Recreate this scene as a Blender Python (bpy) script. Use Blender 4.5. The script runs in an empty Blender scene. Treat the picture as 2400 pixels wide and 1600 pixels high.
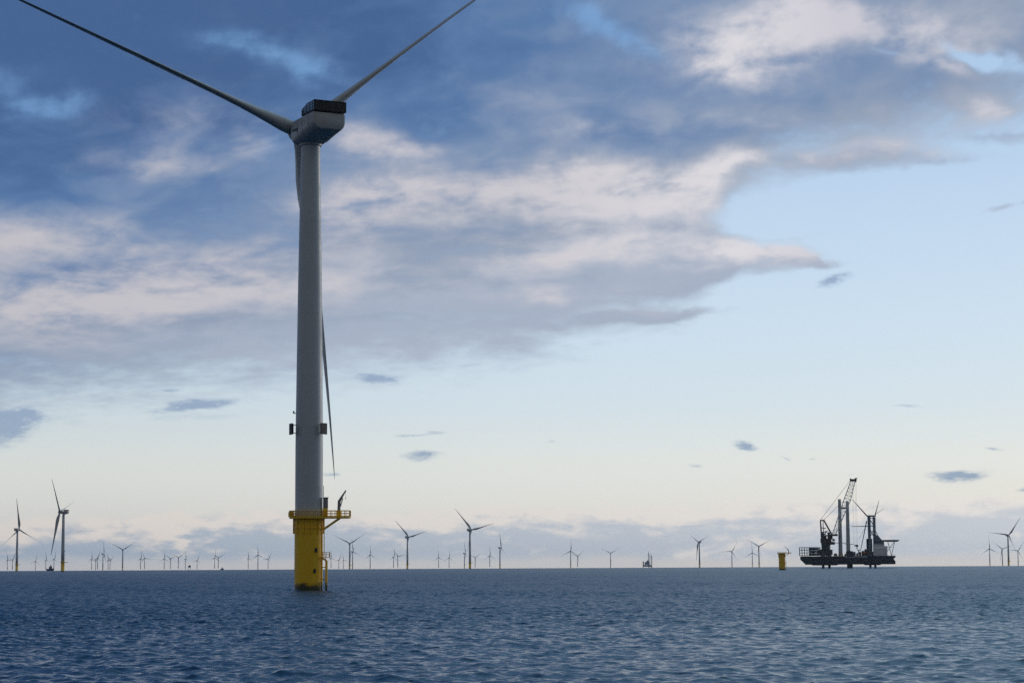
import bpy, bmesh, math, random
import numpy as np
from mathutils import Vector, Matrix

SCN = bpy.context.scene
COL = SCN.collection
PI = math.pi
EARTH = 2 * 7.433e6          # twice the effective earth radius: the sea drops by d*d/EARTH
CAM_H = 5.3

# ------------------------------------------------------------------ camera
cam_data = bpy.data.cameras.new("camera")
cam = bpy.data.objects.new("camera", cam_data)
COL.objects.link(cam)
cam_data.sensor_width = 36.0
cam_data.lens = 75.0
cam_data.clip_start = 0.5
cam_data.clip_end = 90000.0
cam.matrix_world = (Matrix.Translation((0, 0, CAM_H))
                    @ Matrix.Rotation(math.radians(90 + 5.994), 4, 'X')
                    @ Matrix.Rotation(math.radians(-0.29), 4, 'Z'))
SCN.camera = cam

# ------------------------------------------------------------------ colour management, sampling
SCN.view_settings.view_transform = 'Standard'
SCN.view_settings.look = 'None'
SCN.view_settings.exposure = 0.0
SCN.view_settings.gamma = 1.0
SCN.cycles.max_bounces = 8
SCN.cycles.volume_bounces = 1
SCN.cycles.use_denoising = False
SCN.cycles.sample_clamp_indirect = 4.0
SCN.cycles.caustics_reflective = False
SCN.cycles.caustics_refractive = False
SCN.cycles.light_sampling_threshold = 0.0


def lin(r, g, b, k=1.0):
    def c(v):
        v /= 255.0
        return (v / 12.92 if v <= 0.04045 else ((v + 0.055) / 1.055) ** 2.4) * k
    return (c(r), c(g), c(b), 1.0)


# ------------------------------------------------------------------ node helper
class Net:
    """Builds shader nodes from short expressions."""
    def __init__(self, tree):
        self.t = tree

    def node(self, kind, **props):
        n = self.t.nodes.new(kind)
        for k, v in props.items():
            setattr(n, k, v)
        return n

    def put(self, sock, v):
        if hasattr(v, 'is_linked'):
            self.t.links.new(v, sock)
        else:
            sock.default_value = v

    def m(self, op, a, b=0.0, c=0.0, clamp=False):
        n = self.node('ShaderNodeMath', operation=op)
        n.use_clamp = clamp
        self.put(n.inputs[0], a)
        self.put(n.inputs[1], b)
        self.put(n.inputs[2], c)
        return n.outputs[0]

    def v(self, op, a, b=(0, 0, 0), out=0):
        n = self.node('ShaderNodeVectorMath', operation=op)
        self.put(n.inputs[0], a)
        self.put(n.inputs[1], b)
        return n.outputs[out]

    def smooth(self, x, lo, hi):
        n = self.node('ShaderNodeMapRange', interpolation_type='SMOOTHSTEP')
        self.put(n.inputs[0], x)
        n.inputs[1].default_value = lo
        n.inputs[2].default_value = hi
        return n.outputs[0]

    def ramp(self, x, lo, hi, a=0.0, b=1.0):
        n = self.node('ShaderNodeMapRange')
        self.put(n.inputs[0], x)
        for i, q in zip((1, 2, 3, 4), (lo, hi, a, b)):
            n.inputs[i].default_value = q
        return n.outputs[0]

    def comb(self, x, y, z=0.0):
        n = self.node('ShaderNodeCombineXYZ')
        for i, q in enumerate((x, y, z)):
            self.put(n.inputs[i], q)
        return n.outputs[0]

    def mix(self, f, a, b):
        n = self.node('ShaderNodeMix', data_type='RGBA')
        n.clamp_factor = True
        self.put(n.inputs[0], f)
        self.put(n.inputs[6], a)
        self.put(n.inputs[7], b)
        return n.outputs[2]

    def noise(self, vec, scale=1.0, detail=5.0, rough=0.5, dist=0.0, color=False, dim='3D'):
        n = self.node('ShaderNodeTexNoise', noise_dimensions=dim)
        self.put(n.inputs['Vector'], vec)
        n.inputs['Scale'].default_value = scale
        n.inputs['Detail'].default_value = detail
        n.inputs['Roughness'].default_value = rough
        n.inputs['Distortion'].default_value = dist
        return n.outputs[1 if color else 0]

    def curve(self, x, lo, hi, pts):
        """piecewise smooth function of x given as (x, y) with y in 0..1"""
        t = self.ramp(x, lo, hi)
        n = self.node('ShaderNodeFloatCurve')
        self.put(n.inputs[1], t)
        c = n.mapping.curves[0]
        ps = [((a - lo) / (hi - lo), b) for a, b in pts]
        c.points[0].location = ps[0]
        c.points[1].location = ps[-1]
        for q in ps[1:-1]:
            c.points.new(*q)
        n.mapping.update()
        return n.outputs[0]

    def colors(self, x, lo, hi, stops):
        t = self.ramp(x, lo, hi)            # inputs first: Cycles runs nodes in the order they are made
        n = self.node('ShaderNodeValToRGB')
        self.put(n.inputs[0], t)
        e = n.color_ramp.elements
        while len(e) < len(stops):
            e.new(0.5)
        for el, (p, c) in zip(e, stops):
            el.position = (p - lo) / (hi - lo)
            el.color = c
        return n.outputs[0]

    def patches(self, vec, items):
        """sum of soft tilted ellipses: (azimuth, elevation, half width, half height, tilt, weight), all in degrees"""
        acc = 0.0
        for (x, y, rx, ry, rot, w) in items:          # vec carries 1 in its third component
            c, q = math.cos(math.radians(rot)), math.sin(math.radians(rot))
            u = self.v('DOT_PRODUCT', vec, (c / rx, q / rx, -(c * x + q * y) / rx), out=1)
            t = self.v('DOT_PRODUCT', vec, (-q / ry, c / ry, -(-q * x + c * y) / ry), out=1)
            d2 = self.m('MULTIPLY_ADD', u, u, self.m('MULTIPLY', t, t))
            g = self.m('POWER', 0.5, d2)
            acc = self.m('MULTIPLY_ADD', g, w, acc)
        return acc


# ------------------------------------------------------------------ sun and sky
SUN_EL, SUN_AZ = 11.0, 50.0            # low sun, hidden by cloud, far to the right and behind the wind farm
sun_data = bpy.data.lights.new("sun", 'SUN')
sun_data.energy = 0.5
sun_data.angle = math.radians(14.0)
sun_data.color = (1.0, 0.93, 0.84)
sun = bpy.data.objects.new("sun", sun_data)
COL.objects.link(sun)
sd = Vector((math.sin(math.radians(SUN_AZ)) * math.cos(math.radians(SUN_EL)),
             math.cos(math.radians(SUN_AZ)) * math.cos(math.radians(SUN_EL)), math.sin(math.radians(SUN_EL))))
sun.rotation_euler = sd.to_track_quat('Z', 'Y').to_euler()

world = bpy.data.worlds.new("World")
SCN.world = world
world.use_nodes = True
wt = world.node_tree
wt.nodes.clear()
W = Net(wt)
STRENGTH = 0.1
K = 1.0 / STRENGTH                      # cloud colours below are written as they look, the background scales them back


def look(r, g, b):
    return lin(r, g, b, K)


gen = W.node('ShaderNodeTexCoord').outputs['Generated']
sep = W.node('ShaderNodeSeparateXYZ')
W.put(sep.inputs[0], gen)
DEG = 180 / PI
AZ = W.m('MULTIPLY', W.m('ARCTAN2', sep.outputs[0], sep.outputs[1]), DEG)     # 0 ahead, positive to the right
EL = W.m('MULTIPLY', W.m('ARCSINE', sep.outputs[2]), DEG)
POS = W.comb(AZ, EL, 1.0)
# cloud textures live on a flattened sheet: features get thinner towards the horizon and climb a little to the right
SH = W.m('MULTIPLY', W.m('LOGARITHM', W.m('ADD', W.m('MAXIMUM', EL, 0.0), 2.2), math.e), 11.0)
SH = W.m('MULTIPLY_ADD', AZ, -0.045, SH)
warp = W.comb(W.m('SUBTRACT', W.noise(W.comb(AZ, W.m('MULTIPLY', SH, 1.5), 3.7), 0.42, 5.0, 0.52), 0.5),
              W.m('SUBTRACT', W.noise(W.comb(AZ, W.m('MULTIPLY', SH, 1.5), 13.7), 0.42, 5.0, 0.52), 0.5))
POSW = W.v('ADD', POS, W.v('MULTIPLY', warp, (3.4, 1.25, 0)))
N_big = W.m('SUBTRACT', W.noise(W.comb(AZ, W.m('MULTIPLY', SH, 2.3), 9.1), 0.22, 4.0, 0.5, 0.35), 0.5)
N_mid = W.m('SUBTRACT', W.noise(W.comb(AZ, W.m('MULTIPLY', SH, 2.7), 21.0), 0.55, 5.0, 0.5, 0.4), 0.5)
N_fin = W.m('SUBTRACT', W.noise(W.comb(AZ, W.m('MULTIPLY', SH, 2.0), 33.0), 2.0, 4.0, 0.55), 0.5)

sky_tex = W.node('ShaderNodeTexSky', sky_type='NISHITA')
sky_tex.sun_disc = False
sky_tex.sun_elevation = math.radians(SUN_EL)
sky_tex.sun_rotation = math.radians(SUN_AZ)
sky_tex.air_density = 1.0
sky_tex.dust_density = 1.0
air = W.colors(EL, -2, 40, [(-2, look(212, 208, 206)), (0.2, look(218, 214, 211)), (1.6, look(229, 230, 227)), (2.8, look(227, 233, 233)),
                            (4.2, look(214, 229, 240)), (6.5, look(205, 226, 245)), (9.0, look(196, 219, 244)),
                            (12.0, look(178, 208, 241)), (40, look(80, 125, 190))])
# thin veil and haze over the clear blue: pale, a little darker and greyer towards the left
leftness = W.smooth(AZ, 4.0, -14.0)
air = W.mix(W.m('MULTIPLY', leftness, 0.45), air, W.colors(EL, 0, 14, [(0, look(196, 196, 200)), (2.5, look(214, 218, 214)), (5, look(188, 208, 224)), (14, look(98, 145, 205))]))
clear = W.mix(0.88, sky_tex.outputs[0], air)

# --- the big bank that fills the upper left: its lower edge as a function of azimuth
EDGE = [(-40.0, 3.98), (-17.26, 3.98), (-13.75, 4.33), (-10.25, 4.77), (-6.74, 5.05), (-3.23, 5.44), (-0.89, 5.67), (1.45, 6.14), (3.56, 6.67), (4.73, 7.13), (5.43, 8.07), (6.13, 9.36), (6.95, 10.18), (8.12, 10.58), (9.64, 10.82), (11.98, 11.46), (13.75, 11.87), (16.65, 12.4), (40.0, 14.5)]
edge = W.curve(AZ, -40, 40, [(a, e / 30.0) for a, e in EDGE])
above = W.m('SUBTRACT', EL, W.m('MULTIPLY', edge, 30.0))
adds = W.patches(POSW, [(6.42, 8.3, 1.64, 0.37, -4, 1.05),
    (5.43, 7.78, 1.29, 0.28, 2, 0.9),
    (7.88, 8.01, 0.82, 0.16, -14, 0.8),
    (5.89, 9.3, 1.29, 0.23, 0, -0.35),
    (7.88, 9.36, 1.75, 0.47, 0, -0.3),
    (12.8, 13.16, 0.82, 0.23, -18, -1.1),
    (10.34, 13.45, 0.7, 0.09, -20, -0.3),
    (4.02, 6.61, 1.75, 0.16, 4, 0.7),
    (11.04, 10.53, 1.99, 0.19, 3, 0.4),
    (12.8, 11.84, 0.7, 0.23, 0, 0.5),
    (13.26, 11.17, 0.82, 0.12, 0, 0.4),
    (4.37, 10.53, 1.4, 0.12, 3, -0.2),
    (9.17, 10.7, 1.52, 0.21, 3, 0.5),
    (12.68, 9.3, 0.7, 0.14, 3, 0.8),
    (13.67, 9.47, 0.23, 0.16, 0, 0.7),
    (8.47, 8.83, 1.4, 0.09, 4, 0.4),
    (9.87, 9.71, 1.4, 0.09, 3, 0.3)])
f1 = W.m('ADD', W.m('MULTIPLY', W.m('MINIMUM', W.m('MAXIMUM', above, -1.6), 1.6), 0.42), adds)
f1 = W.m('MULTIPLY_ADD', N_big, 0.9, f1)
f1 = W.m('MULTIPLY_ADD', N_mid, 0.9, f1)
f1 = W.m('MULTIPLY_ADD', N_fin, 0.35, f1)
bank = W.smooth(f1, -0.38, 0.50)
# shade: deep blue aloft on the left, lighter grey-blue low down and to the right
g = W.ramp(EL, 13.0, 7.6)
g = W.m('MULTIPLY_ADD', W.ramp(AZ, -11.0, 9.0), 0.85, g)
g = W.m('MULTIPLY_ADD', N_big, 0.8, g)
g = W.m('MULTIPLY_ADD', N_mid, 0.75, g)
g = W.m('ADD', g, W.patches(POSW, [(-10.25, 14.5, 8.19, 1.99, 0, -0.35),
    (-12.58, 10.18, 3.04, 1.05, 0, -0.25),
    (-10.83, 7.78, 3.51, 0.26, 3, -0.45),
    (12.56, 14.74, 1.75, 0.7, 0, 0.25),
    (3.79, 11.35, 2.34, 0.41, 0, -0.3),
    (-7.91, 5.96, 5.85, 0.58, 0, 0.15),
    (-0.89, 8.89, 4.09, 0.23, 3, -0.3),
    (2.04, 7.72, 2.92, 0.19, 2, -0.25),
    (8.47, 12.51, 1.87, 0.53, 0, -0.15),
    (0.87, 6.43, 2.92, 0.26, 4, -0.2),
    (-2.06, 7.02, 1.75, 0.35, 0, 0.2),
    (6.13, 7.89, 0.7, 0.19, 0, -0.3)]))
body = W.colors(g, 0, 1.4, [(0.0, look(71, 101, 147)), (0.35, look(90, 122, 167)), (0.7, look(122, 145, 179)), (1.05, look(147, 161, 183)), (1.4, look(166, 178, 197))])
gaps = W.patches(POSW, [(-7.2, 13.82, 1.4, 0.3, -8, 1.1),
    (-5.57, 13.12, 0.64, 0.4, -30, 1.0),
    (-12.23, 12.07, 0.76, 0.28, 0, 1.1),
    (-13.17, 12.69, 0.7, 0.35, 0, 0.7),
    (3.09, 14.04, 1.29, 0.26, -28, 1.1),
    (1.8, 14.74, 0.58, 0.47, -30, 0.9),
    (-6.74, 11.35, 0.58, 0.35, 0, 0.5)])
gaps = W.m('MULTIPLY', gaps, W.m('MULTIPLY_ADD', N_fin, 1.6, W.m('MULTIPLY_ADD', N_mid, 2.4, 1.0)))
body = W.mix(W.m('MULTIPLY', W.smooth(gaps, 0.0, 1.9), 0.75), body, look(120, 165, 214))
lit = W.patches(POSW, [(6.6, 8.4, 1.4, 0.21, -4, 0.6),
    (6.01, 8.01, 0.94, 0.16, 0, 0.35),
    (10.57, 10.7, 2.34, 0.21, 3, 0.6),
    (12.33, 11.7, 1.4, 0.35, 0, 0.45),
    (7.18, 11.7, 1.87, 0.26, 3, 0.4),
    (-0.3, 8.3, 3.27, 0.3, 3, 0.55),
    (-3.23, 7.49, 3.51, 0.33, 4, 0.45),
    (-5.57, 8.65, 1.87, 0.35, 0, 0.5),
    (3.79, 8.19, 1.87, 0.21, 0, 0.5),
    (0.87, 7.25, 2.34, 0.21, 3, 0.35),
    (7.3, 8.36, 1.05, 0.16, -8, 0.6),
    (-13.05, 8.65, 2.34, 0.53, 0, 0.85),
    (-9.08, 8.3, 2.81, 0.41, 0, 0.55),
    (-12.0, 7.13, 3.51, 0.64, 3, 0.95),
    (-13.29, 6.43, 2.34, 0.53, 0, 0.7),
    (-8.49, 7.02, 3.27, 0.53, 3, 0.65),
    (-6.15, 7.72, 2.34, 0.41, 0, 0.5),
    (-3.81, 11.4, 1.29, 0.37, -8, 0.7),
    (-3.23, 11.05, 1.05, 0.35, 0, 0.7),
    (-4.4, 9.59, 1.4, 0.49, 0, 0.85),
    (-2.06, 10.06, 2.34, 0.42, 3, 0.75),
    (0.87, 10.23, 2.34, 0.47, 4, 0.95),
    (3.56, 10.18, 1.87, 0.49, 4, 1.0),
    (6.01, 10.47, 0.88, 0.3, 8, 1.2),
    (4.96, 9.77, 1.05, 0.53, 0, 0.9),
    (-2.06, 9.36, 3.04, 0.41, 0, 0.55),
    (2.04, 9.47, 1.75, 0.41, 0, 0.6),
    (1.8, 8.3, 2.34, 0.3, 2, 0.65),
    (3.56, 8.83, 1.4, 0.26, 0, 0.7),
    (6.71, 8.3, 1.29, 0.3, -8, 0.75),
    (0.87, 7.31, 0.7, 0.28, 0, 0.6),
    (3.79, 6.78, 1.75, 0.14, 0, 0.3),
    (8.23, 14.5, 1.87, 0.53, 0, 0.7),
    (6.13, 13.27, 1.4, 0.7, 0, 0.85),
    (7.88, 13.92, 2.22, 0.7, 5, 0.8),
    (11.16, 14.21, 2.34, 0.53, -5, 0.7),
    (11.98, 13.45, 1.4, 0.35, -10, 0.6),
    (11.63, 12.98, 1.05, 0.21, -15, 0.8),
    (9.05, 10.88, 1.87, 0.23, 3, 0.6),
    (12.91, 11.87, 0.58, 0.28, 0, 0.8),
    (2.39, 11.64, 1.52, 0.33, 5, 0.45),
    (-8.73, 11.7, 1.75, 0.47, 0, 0.4),
    (-9.31, 10.64, 1.4, 0.37, 0, 0.6),
    (-7.2, 11.29, 0.53, 0.35, 20, 0.45),
    (0.28, 12.28, 1.75, 0.47, 0, 0.25),
    (-5.57, 5.61, 3.51, 0.29, 3, 0.2)])
tex = W.m('MULTIPLY_ADD', N_fin, 1.0, W.m('MULTIPLY_ADD', N_mid, 2.5, W.m('MULTIPLY_ADD', N_big, 1.3, 1.0)))
lit = W.m('MULTIPLY', lit, tex)
lit = W.m('ADD', lit, W.m('MULTIPLY', W.m('SUBTRACT', tex, 1.0), 0.16))
litc = W.colors(AZ, -14, 14, [(-14, look(197, 194, 200)), (0, look(206, 203, 209)), (6, look(224, 221, 225)), (9, look(208, 206, 215)), (14, look(202, 204, 214))])
body = W.mix(W.m('MULTIPLY', W.smooth(lit, -0.05, 1.75), 0.95), body, litc)
sky = W.mix(bank, clear, body)

# --- small detached clouds in the clear part, grey-blue below
small = W.patches(W.v('ADD', POS, W.v('MULTIPLY', warp, (1.2, 0.42, 0))), [(-3.7, 5.05, 0.58, 0.15, -4, 1.0),
    (-8.55, 4.26, 0.88, 0.11, 6, 1.15),
    (-9.31, 4.62, 0.41, 0.05, 3, 0.7),
    (-13.4, 3.68, 0.82, 0.37, 15, 1.2),
    (-13.05, 3.98, 0.47, 0.14, 0, 0.6),
    (-2.29, 2.92, 0.44, 0.11, 0, 1.0),
    (-2.76, 3.47, 0.47, 0.04, 4, 0.6),
    (-2.06, 3.57, 0.23, 0.04, 4, 0.5),
    (6.19, 3.15, 0.3, 0.09, 0, 1.15),
    (8.76, 7.49, 0.42, 0.13, 12, 1.0),
    (11.74, 2.3, 0.56, 0.11, 3, 1.2),
    (13.67, 1.88, 0.26, 0.08, 0, 1.1),
    (12.77, 2.95, 0.19, 0.05, -8, 0.6),
    (13.73, 2.63, 0.23, 0.07, 10, 0.7),
    (13.73, 3.04, 0.14, 0.06, 0, 0.7),
    (7.27, 2.81, 0.14, 0.04, -25, 0.65),
    (7.98, 2.76, 0.16, 0.04, 0, 0.45),
    (4.98, 2.67, 0.16, 0.04, 0, 0.5),
    (0.89, 3.25, 0.19, 0.05, 0, 0.4),
    (-4.69, 2.49, 0.21, 0.05, 0, 0.65),
    (10.69, 4.15, 0.33, 0.04, -5, 0.5),
    (9.05, 2.32, 0.14, 0.04, 15, 0.4),
    (11.39, 10.53, 1.4, 0.07, 2, 0.4),
    (13.15, 11.17, 0.7, 0.07, 0, 0.4)])
N_rag = W.m('SUBTRACT', W.noise(W.comb(AZ, W.m('MULTIPLY', EL, 2.2), 47.0), 5.5, 4.0, 0.6), 0.5)
small = W.m('MULTIPLY', small, W.m('MULTIPLY_ADD', N_rag, 1.3, W.m('MULTIPLY_ADD', N_fin, 1.6, 1.0)))
sky = W.mix(W.m('MULTIPLY', W.smooth(small, 0.12, 1.05), 0.92), sky, W.colors(EL, 2, 6, [(2, look(146, 166, 188)), (6, look(150, 171, 200))]))

# --- cumulus row along the horizon
top = W.curve(AZ, -40, 40, [(a, e / 4.0) for a, e in [(-40.0, 1.52), (-17.26, 1.4), (-13.75, 1.23), (-12.35, 1.35), (-10.25, 1.4), (-7.67, 1.54), (-4.4, 1.5), (-1.47, 1.54), (0.87, 1.64), (3.79, 1.58), (6.13, 1.7), (8.47, 1.75), (10.22, 1.7), (11.98, 1.87), (13.75, 1.75), (17.82, 1.75), (40.0, 1.75)]])
hv = W.comb(W.m('MULTIPLY', AZ, 1.0), W.m('MULTIPLY', EL, 2.2), 55.0)
H1 = W.m('SUBTRACT', W.noise(hv, 1.3, 5.0, 0.55, 0.2), 0.5)
H2 = W.m('SUBTRACT', W.noise(W.comb(AZ, W.m('MULTIPLY', EL, 3.4), 71.0), 0.55, 5.0, 0.55, 0.4), 0.5)
depth = W.m('SUBTRACT', W.m('MULTIPLY', top, 4.0), EL)
hm = W.m('MULTIPLY_ADD', H1, 1.1, depth)
hmask = W.smooth(hm, -0.05, 0.22)
hbase = W.smooth(W.m('MULTIPLY_ADD', H2, 0.5, EL), 0.02, 0.36)
hcol = W.mix(W.ramp(AZ, -14, 13), look(160, 174, 190), look(202, 207, 214))
hlit = W.m('ADD', W.m('MULTIPLY_ADD', H2, 2.6, W.m('MULTIPLY_ADD', H1, 2.4, W.ramp(depth, 0.9, 0.05, -0.1, 1.0))), W.patches(POSW, [(6.6, 8.4, 1.4, 0.21, -4, 0.6),
    (6.01, 8.01, 0.94, 0.16, 0, 0.35),
    (10.57, 10.7, 2.34, 0.21, 3, 0.6),
    (12.33, 11.7, 1.4, 0.35, 0, 0.45),
    (7.18, 11.7, 1.87, 0.26, 3, 0.4),
    (-0.3, 8.3, 3.27, 0.3, 3, 0.55),
    (-3.23, 7.49, 3.51, 0.33, 4, 0.45),
    (-5.57, 8.65, 1.87, 0.35, 0, 0.5),
    (3.79, 8.19, 1.87, 0.21, 0, 0.5),
    (0.87, 7.25, 2.34, 0.21, 3, 0.35),
    (7.3, 8.36, 1.05, 0.16, -8, 0.6),
    (-9.02, 0.76, 0.21, 0.26, 0, 1.0),
    (-8.49, 0.7, 0.82, 0.29, 0, 0.5),
    (12.09, 1.75, 0.58, 0.16, 5, 1.0),
    (4.96, 1.4, 0.7, 0.29, 0, 0.6),
    (6.6, 0.58, 0.94, 0.29, 5, 0.5),
    (-1.94, 1.11, 0.35, 0.12, 0, 0.6),
    (-12.58, 1.23, 0.47, 0.12, 0, 0.6),
    (3.09, 1.29, 0.7, 0.23, 0, 0.4)]))
hcol = W.mix(W.smooth(hlit, -0.1, 0.95), hcol, W.mix(W.ramp(AZ, -14, 13), look(222, 214, 207), look(234, 229, 223)))
sky = W.mix(W.m('MULTIPLY', hmask, W.m('MULTIPLY_ADD', hbase, 0.75, 0.2)), sky, hcol)

# --- out of view: heavy grey-blue cover overhead and behind, brighter towards the sun's side
over = W.smooth(EL, 15.2, 23.0)
back = W.smooth(W.m('ABSOLUTE', AZ), 55.0, 105.0)
cover = W.m('MAXIMUM', over, back)
dark = W.mix(W.ramp(AZ, -14, 17), look(*(62, 106, 158)), look(*(164, 212, 246)))
dark = W.mix(back, dark, look(*(114, 117, 121)))           # unseen cloud behind the camera, greyed to lighten the tower and yellow base
dark = W.mix(W.m('MULTIPLY', W.smooth(W.m('MULTIPLY_ADD', N_big, 0.8, 0.35), 0.2, 0.8), 0.25), dark, look(190, 196, 206))
sky = W.mix(cover, sky, dark)

bg = W.node('ShaderNodeBackground')
W.put(bg.inputs[0], sky)
bg.inputs[1].default_value = STRENGTH
wo = W.node('ShaderNodeOutputWorld')
wt.links.new(bg.outputs[0], wo.inputs[0])
world.cycles.sampling_method = 'MANUAL'
world.cycles.sample_map_resolution = 1024


# ------------------------------------------------------------------ materials
def material(name, base, rough=0.5, metal=0.0, mottle=0.0, scale=1.0, streak=None, spec=0.5, bump=0.0):
    """painted or bare surface; mottle is uneven wear, streak runs of grime down the face"""
    mt = bpy.data.materials.new(name)
    mt.use_nodes = True
    n = Net(mt.node_tree)
    b = mt.node_tree.nodes['Principled BSDF']
    b.inputs['Roughness'].default_value = rough
    b.inputs['Metallic'].default_value = metal
    b.inputs['Specular IOR Level'].default_value = spec
    c = base
    if mottle or streak:
        co = n.node('ShaderNodeTexCoord').outputs['Object']
        if mottle:
            q = n.noise(co, scale, 5.0, 0.6)
            dk = tuple(v * (1 - mottle) for v in base[:3]) + (1,)
            c = n.mix(n.smooth(q, 0.35, 0.7), c, dk)
            b_r = n.ramp(q, 0.3, 0.7, rough - 0.08, rough + 0.1)
            n.put(b.inputs['Roughness'], b_r)
        if streak:
            st, amt = streak
            s2 = n.noise(n.v('MULTIPLY', co, (2.2, 2.2, 0.06)), 1.0, 4.0, 0.6)
            c = n.mix(n.m('MULTIPLY', n.smooth(s2, 0.5, 0.75), amt), c, st)
    n.put(b.inputs['Base Color'], c)
    return mt


M = {}
M['tower'] = material('grey_tower_paint', (0.50, 0.535, 0.565, 1), 0.45, mottle=0.04, scale=0.15, streak=((0.38, 0.39, 0.39, 1), 0.25))
M['blade'] = material('blade_gelcoat', (0.42, 0.43, 0.43, 1), 0.4, mottle=0.07, scale=0.3)
M['nacelle'] = material('nacelle_shell', (0.40, 0.41, 0.41, 1), 0.45, mottle=0.10, scale=0.5)
M['dark'] = material('dark_fence_metal', (0.020, 0.022, 0.027, 1), 0.6, mottle=0.3, scale=1.5)
M['galv'] = material('galvanised_steel', (0.28, 0.29, 0.30, 1), 0.5, 0.4, mottle=0.2, scale=2.0)
M['white'] = material('white_ship_paint', (0.85, 0.86, 0.87, 1), 0.45, mottle=0.1, scale=0.3, streak=((0.4, 0.33, 0.27, 1), 0.3))
M['bluegrey'] = material('blue_grey_steel', (0.14, 0.20, 0.26, 1), 0.5, mottle=0.2, scale=0.3)
M['navy'] = material('dark_navy_hull_paint', (0.011, 0.015, 0.030, 1), 0.45, mottle=0.3, scale=0.2)
M['rust'] = material('red_brown_crane_paint', (0.085, 0.045, 0.035, 1), 0.6, mottle=0.3, scale=0.4)
M['lattice'] = material('pale_lattice_paint', (0.86, 0.85, 0.81, 1), 0.5, mottle=0.1, scale=0.4)
M['deckgrey'] = material('dark_deck_steel', (0.06, 0.07, 0.08, 1), 0.6, mottle=0.3, scale=0.4)
M['column'] = material('tower_section_paint', (0.50, 0.52, 0.54, 1), 0.45, mottle=0.1, scale=0.2)
M['glass'] = material('dark_window_glass', (0.015, 0.02, 0.025, 1), 0.1)
M['green'] = material('green_deck_paint', (0.05, 0.09, 0.08, 1), 0.6, mottle=0.2, scale=0.3)
M['orange'] = material('orange_lifeboat_paint', (0.45, 0.12, 0.03, 1), 0.5)


def yellow_paint():
    """marine yellow with rust marks, algae and a dark wet band near the water"""
    mt = bpy.data.materials.new('yellow_marine_paint')
    mt.use_nodes = True
    n = Net(mt.node_tree)
    b = mt.node_tree.nodes['Principled BSDF']
    co = n.node('ShaderNodeTexCoord').outputs['Object']
    s = n.node('ShaderNodeSeparateXYZ')
    n.put(s.inputs[0], co)
    z = s.outputs[2]
    q = n.noise(co, 0.5, 5.0, 0.6)
    c = n.mix(n.smooth(q, 0.35, 0.72), (0.90, 0.55, 0.003, 1), (0.84, 0.50, 0.003, 1))
    run = n.noise(n.v('MULTIPLY', co, (1.6, 1.6, 0.08)), 1.0, 4.0, 0.65)
    c = n.mix(n.m('MULTIPLY', n.smooth(run, 0.58, 0.85), 0.3), c, (0.20, 0.10, 0.02, 1))
    edge = n.m('MULTIPLY_ADD', n.m('SUBTRACT', n.noise(n.v('MULTIPLY', co, (1, 1, 2)), 0.35, 4.0, 0.6), 0.5), 3.2, z)
    c = n.mix(n.smooth(edge, 2.0, 1.0), c, (0.045, 0.040, 0.008, 1))
    c = n.mix(n.smooth(edge, 0.9, 0.5), c, (0.03, 0.045, 0.02, 1))
    n.put(b.inputs['Base Color'], c)
    n.put(b.inputs['Roughness'], n.ramp(edge, 0.4, 2.4, 0.25, 0.5))
    return mt


M['yellow'] = yellow_paint()


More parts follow.
